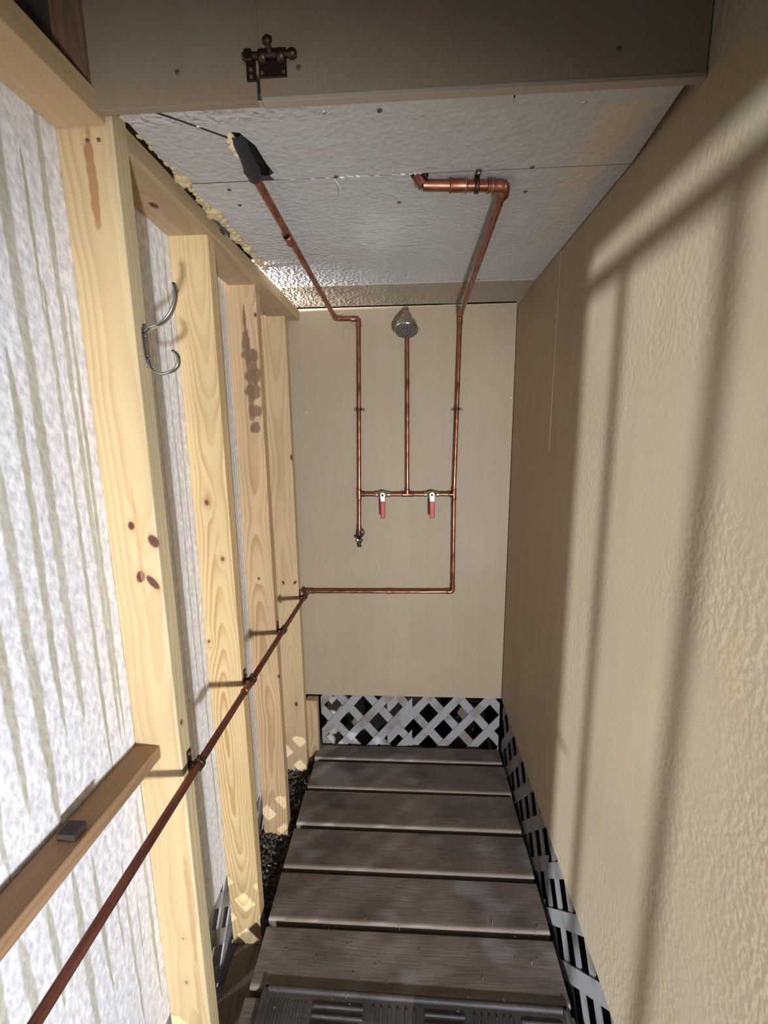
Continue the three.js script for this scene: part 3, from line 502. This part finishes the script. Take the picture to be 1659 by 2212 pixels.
{ // small stop valve at the foot of the left upright
  const t = thing('stop_valve', 'small nickel stop valve with oval knob at the foot of the left pipe', 'valve', [-0.2035, 0.986, zp]);
  part('body', merge([latheAlong([[0.0085, -0.032], [0.0105, -0.030], [0.0105, -0.024], [0.0085, -0.022], [0.0095, -0.012], [0.0125, -0.004], [0.0125, 0.006], [0.0095, 0.012], [0.0095, 0.022]], [0, 0, 0], [0, 1, 0]), latheAlong([[0.0095, 0], [0.0095, 0.022], [0.0075, 0.024], [0.0075, 0.03]], [0, -0.006, 0], [0, -0.15, 1])]), M.bronze, t);
  const f = new THREE.TorusGeometry(0.0155, 0.0022, 8, 24); part('flange', f, M.bronze, t, [0.006, 0.008, 0.002], [0, 0.5, 0]);
  const k = new THREE.SphereGeometry(1, 20, 12); k.scale(0.0155, 0.0065, 0.005); part('knob', k, M.bronze, t, [0.004, -0.0125, 0.034]);
  part('knob_cap', latheAlong([[0.0001, 0.0035], [0.0055, 0.003], [0.0078, 0.0012], [0.0078, 0]], [0, 0, 0], [0, -0.1, 1]), M.nickel, t, [-0.004, -0.0125, 0.037]);
  part('outlet', latheAlong([[0.0058, 0], [0.0058, 0.01], [0.0088, 0.012], [0.0088, 0.018], [0.005, 0.018]], [0, -0.030, 0.002], [0, -1, 0.05]), M.bronze, t);
}
{ // barrel bolt on the header panel
  const t = thing('barrel_bolt', 'dark rusty barrel bolt across the gap in the header panel', 'latch', [-0.19, 1.914, -0.7095]);
  part('plate', slab(-0.021, 0.019, -0.0175, 0.0185, 0, 0.0025, 0.001), M.bronze, t);
  part('bolt_rod', latheAlong([[0.0001, 0], [0.0042, 0.001], [0.0042, 0.066], [0.0058, 0.067], [0.0064, 0.072], [0.0045, 0.0765], [0.0001, 0.0775]], [-0.042, 0.006, 0.0075], [1, 0, 0]), M.bronze, t);
  for (const x of [-0.014, 0.012]) { const g = new THREE.TorusGeometry(0.0065, 0.0028, 8, 16, Math.PI); g.scale(1, 1, 2.2); g.rotateX(Math.PI / 2); g.rotateZ(Math.PI / 2); part('loop', g, M.bronze, t, [x, 0.006, 0.004]); }
  part('knob', latheAlong([[0.0042, 0], [0.0035, 0.008], [0.006, 0.010], [0.0065, 0.015], [0.0001, 0.018]], [-0.002, 0.008, 0.009], [0, 0.75, 1]), M.bronze, t);
  part('keeper', merge([slab(-0.0395, -0.0255, -0.020, 0.012, -0.001, 0.0015, 0.0007), slab(-0.0385, -0.0275, -0.002, 0.0125, 0.001, 0.013, 0.002)]), M.bronze, t);
  for (const [x, y] of [[-0.0165, -0.0115], [0.0145, -0.0115], [-0.0165, 0.0145], [0.0145, 0.0145], [-0.0325, -0.0065], [-0.0325, -0.015]]) part('screw', screwHead(0.0026), M.rustScrew, t, [x, y, 0.0022]);
}
{ // coat hook on the room edge of the nearest stud: a plate with a tall upper prong and a small lower one
  const t = thing('coat_hook', 'shiny metal coat hook with two prongs on the edge of a pine stud', 'hook', [0, 0, -0.757]);
  const metal = std({ color: lin(0.50, 0.52, 0.53), metalness: 1, roughness: 0.2, side: THREE.DoubleSide });
  const ribbon = (pts, wf, hf) => {
    const c = new THREE.CatmullRomCurve3(pts.map(([x, y]) => V3(x, y, 0)), false, 'centripetal'), N = 60, pos = [], idx = [];
    for (let i = 0; i <= N; i++) { const u = i / N, p = c.getPointAt(u), d = c.getTangentAt(u), w = wf(u), h = hf(u); for (let j = 0; j < 10; j++) { const a = j / 10 * 6.2832, ca = Math.cos(a), sa = Math.sin(a), q = Math.sign(ca) * Math.abs(ca) ** 0.6 * w, k = Math.sign(sa) * Math.abs(sa) ** 0.8 * h; pos.push(p.x - d.y * k, p.y + d.x * k, q); } }
    for (let i = 0; i < N; i++) for (let j = 0; j < 10; j++) { const a = i * 10 + j, b = i * 10 + (j + 1) % 10; idx.push(a, a + 10, b, b, a + 10, b + 10); }
    for (let j = 1; j < 9; j++) idx.push(0, j, j + 1, N * 10, N * 10 + j + 1, N * 10 + j);
    const g = new THREE.BufferGeometry(); g.setAttribute('position', new THREE.Float32BufferAttribute(pos, 3)); g.setIndex(idx); g.computeVertexNormals(); return g;
  };
  part('plate', ribbon([[-0.446, 1.583], [-0.4475, 1.578], [-0.4475, 1.555], [-0.4475, 1.53], [-0.446, 1.515]], u => 0.0105 * Math.sin(Math.PI * (0.12 + 0.76 * u)) ** 0.5, () => 0.002), metal, t);
  part('upper_prong', ribbon([[-0.4455, 1.572], [-0.436, 1.5785], [-0.4199, 1.5835], [-0.4068, 1.5925], [-0.3967, 1.6045], [-0.3895, 1.62], [-0.387, 1.636], [-0.3888, 1.6475]], u => 0.0045 + 0.002 * (1 - u), u => 0.0026 + 0.0012 * sstep(0.9, 1, u) - 0.001 * sstep(0.96, 1, u)), metal, t);
  part('lower_prong', ribbon([[-0.4465, 1.530], [-0.441, 1.513], [-0.4325, 1.506], [-0.4227, 1.5033], [-0.4032, 1.509], [-0.3935, 1.520], [-0.394, 1.5345], [-0.4015, 1.541]], u => 0.0055 - 0.001 * u, () => 0.0026), metal, t);
  for (const y of [1.566, 1.534]) part('screw', screwHead(0.0032), M.rustScrew, t, [-0.445, y, 0], [0, Math.PI / 2, 0]);
}

// ---------------------------------------------------------------- rubber mat
{
  const matMat = std({ map: colorTex(512, 512, 0.8, 0.8, (u, v) => { const t = clamp(0.5 + 0.9 * fbm(u * 8, v * 8, 4)); return mix([0.024, 0.022, 0.021], [0.062, 0.05, 0.042], t * sstep(0.08, 0.3, u)); }), bumpMap: fineBump, bumpScale: 0.0008, roughness: 0.6 });
  const x0 = -0.386, x1 = 0.38, z1 = -0.857, z0 = -0.30, y = 0.0015;
  const t = thing('rubber_mat', 'dark ribbed rubber mat on the near deck boards', 'mat', [0, y, 0]);
  t.rotation.y = -0.012;
  part('base', slab(x0, x1, 0, 0.006, z1, z0, 0.002), matMat, t);
  const s = new THREE.CatmullRomCurve3([V3(x0 + 0.008, 0.006, z0), V3(x0 + 0.008, 0.006, z1 + 0.03), V3(x0 + 0.012, 0.006, z1 + 0.012), V3(x0 + 0.03, 0.006, z1 + 0.008), V3(0, 0.006, z1 + 0.008), V3(x1 - 0.03, 0.006, z1 + 0.008), V3(x1 - 0.012, 0.006, z1 + 0.012), V3(x1 - 0.008, 0.006, z1 + 0.03), V3(x1 - 0.008, 0.006, z0)], false, 'catmullrom', 0.3);
  const rim = new THREE.TubeGeometry(s, 120, 0.0075, 8); part('rim', uvMap(rim, (x, yy, z) => [x, z]), matMat, t);
  const cols = [-0.365, -0.257, -0.115, 0.0175, 0.133, 0.250, 0.362];
  for (let r = 0; r < 4; r++) for (let c = 0; c < 6; c++) {
    const a = cols[c] + 0.006, b = cols[c + 1] - 0.006, f = z1 + 0.022 + r * 0.125, n = c ? 6 : 11, vert = (c % 2 === 0) !== (r % 2 === 1);
    for (let k = 0; k < n; k++) {
      const g = vert ? new THREE.CapsuleGeometry(c ? 0.0042 : 0.0022, 0.10, 3, 6).rotateX(Math.PI / 2).translate(a + (b - a) * (k + 0.5) / n, 0.0065, f + 0.06) : new THREE.CapsuleGeometry(0.0048, b - a - 0.012, 3, 6).rotateZ(Math.PI / 2).translate((a + b) / 2, 0.0065, f + 0.112 * (k + 0.5) / n + 0.004);
      part('rib', uvMap(g, (x, yy, z) => [x, z]), matMat, t);
    }
  }
}
// ---------------------------------------------------------------- mulch, scraps, litter
{
  const rm = rng(99), gs = [];
  for (let i = 0; i < 1500; i++) {
    const z = -1.72 + 0.62 * rm(), x = -0.545 + 0.15 * rm(), L = 0.006 + 0.022 * rm() * rm(), g = new THREE.BoxGeometry(L, 0.002 + 0.004 * rm(), 0.003 + 0.006 * rm());
    const p = g.attributes.position; for (let k = 0; k < p.count; k++) p.setXYZ(k, p.getX(k) * (0.7 + 0.5 * rm()), p.getY(k) * (0.6 + 0.8 * rm()), p.getZ(k) * (0.6 + 0.8 * rm()));
    g.rotateX(rm() * 3); g.rotateY(rm() * 6); g.rotateZ((rm() - 0.5) * 1.6); g.translate(x, -0.085 + 0.022 * rm() + 0.012 * fbm(x * 20, z * 9, 2), z); gs.push(g);
  }
  const m = tag(new THREE.Mesh(merge(gs), std({ color: lin(0.11, 0.09, 0.075), roughness: 0.8 })), 'dark bark mulch on the ground between the deck and the left studs', 'mulch'); m.name = 'bark_mulch'; m.userData.kind = 'stuff'; scene.add(m);
  const bed = new THREE.PlaneGeometry(0.17, 0.62, 12, 40); bed.rotateX(-Math.PI / 2); const bp = bed.attributes.position; for (let i = 0; i < bp.count; i++) bp.setY(i, 0.012 * fbm(bp.getX(i) * 20, bp.getZ(i) * 9 + 3, 2)); bed.computeVertexNormals(); bed.translate(-0.465, -0.082, -1.41);
  struct('ground_bed', uvMap(bed, (x, y, z) => [x, z]), groundMat);
  const lt = []; for (let i = 0; i < 90; i++) { const z = -0.95 + 0.2 * rm() - 0.7 * rm() * rm() * rm(), x = -0.38 + 0.75 * rm(), s = 0.0015 + 0.004 * rm() * rm(); const g = new THREE.BoxGeometry(s * (1 + 2 * rm()), 0.0008, s * 0.6); g.rotateZ((rm() - 0.5)); g.rotateY(rm() * 6); g.translate(x, 0.0028 + (z > -0.87 ? 0.0125 : 0), z); lt.push(g); }
  const l = tag(new THREE.Mesh(merge(lt), std({ color: lin(0.16, 0.12, 0.085), roughness: 0.8 })), 'bits of dry leaf litter scattered on the deck and mat', 'litter'); l.name = 'leaf_litter'; l.userData.kind = 'stuff'; scene.add(l);
  const scrap = (label, sx, sy, sz, pos, rot, c) => { const o = tag(new THREE.Mesh(lumber(sx, sz, sy), pine(50 + sx * 1000, 0.5, { early: c, late: c.map(k => k * 0.6) })), label, 'board', 'timber scraps behind the lattice'); o.name = numbered('timber_scrap'); o.position.set(...pos); o.rotation.set(...rot); o.castShadow = o.receiveShadow = true; scene.add(o); };
  scrap('pale timber scrap behind the top left hole of the back lattice', 0.07, 0.32, 0.03, [-0.375, -0.172, -1.86], [-0.12, 0, -0.05], [0.60, 0.52, 0.46]);
  scrap('greyish timber scrap leaning behind the middle of the left back lattice', 0.09, 0.30, 0.03, [-0.24, -0.172, -1.9], [-0.25, 0, 0.12], [0.22, 0.19, 0.17]);
  scrap('brown timber scrap leaning behind the right back lattice', 0.10, 0.26, 0.03, [0.22, -0.172, -1.92], [-0.3, 0, -0.35], [0.20, 0.16, 0.13]);
}
renderer.render(scene, camera);
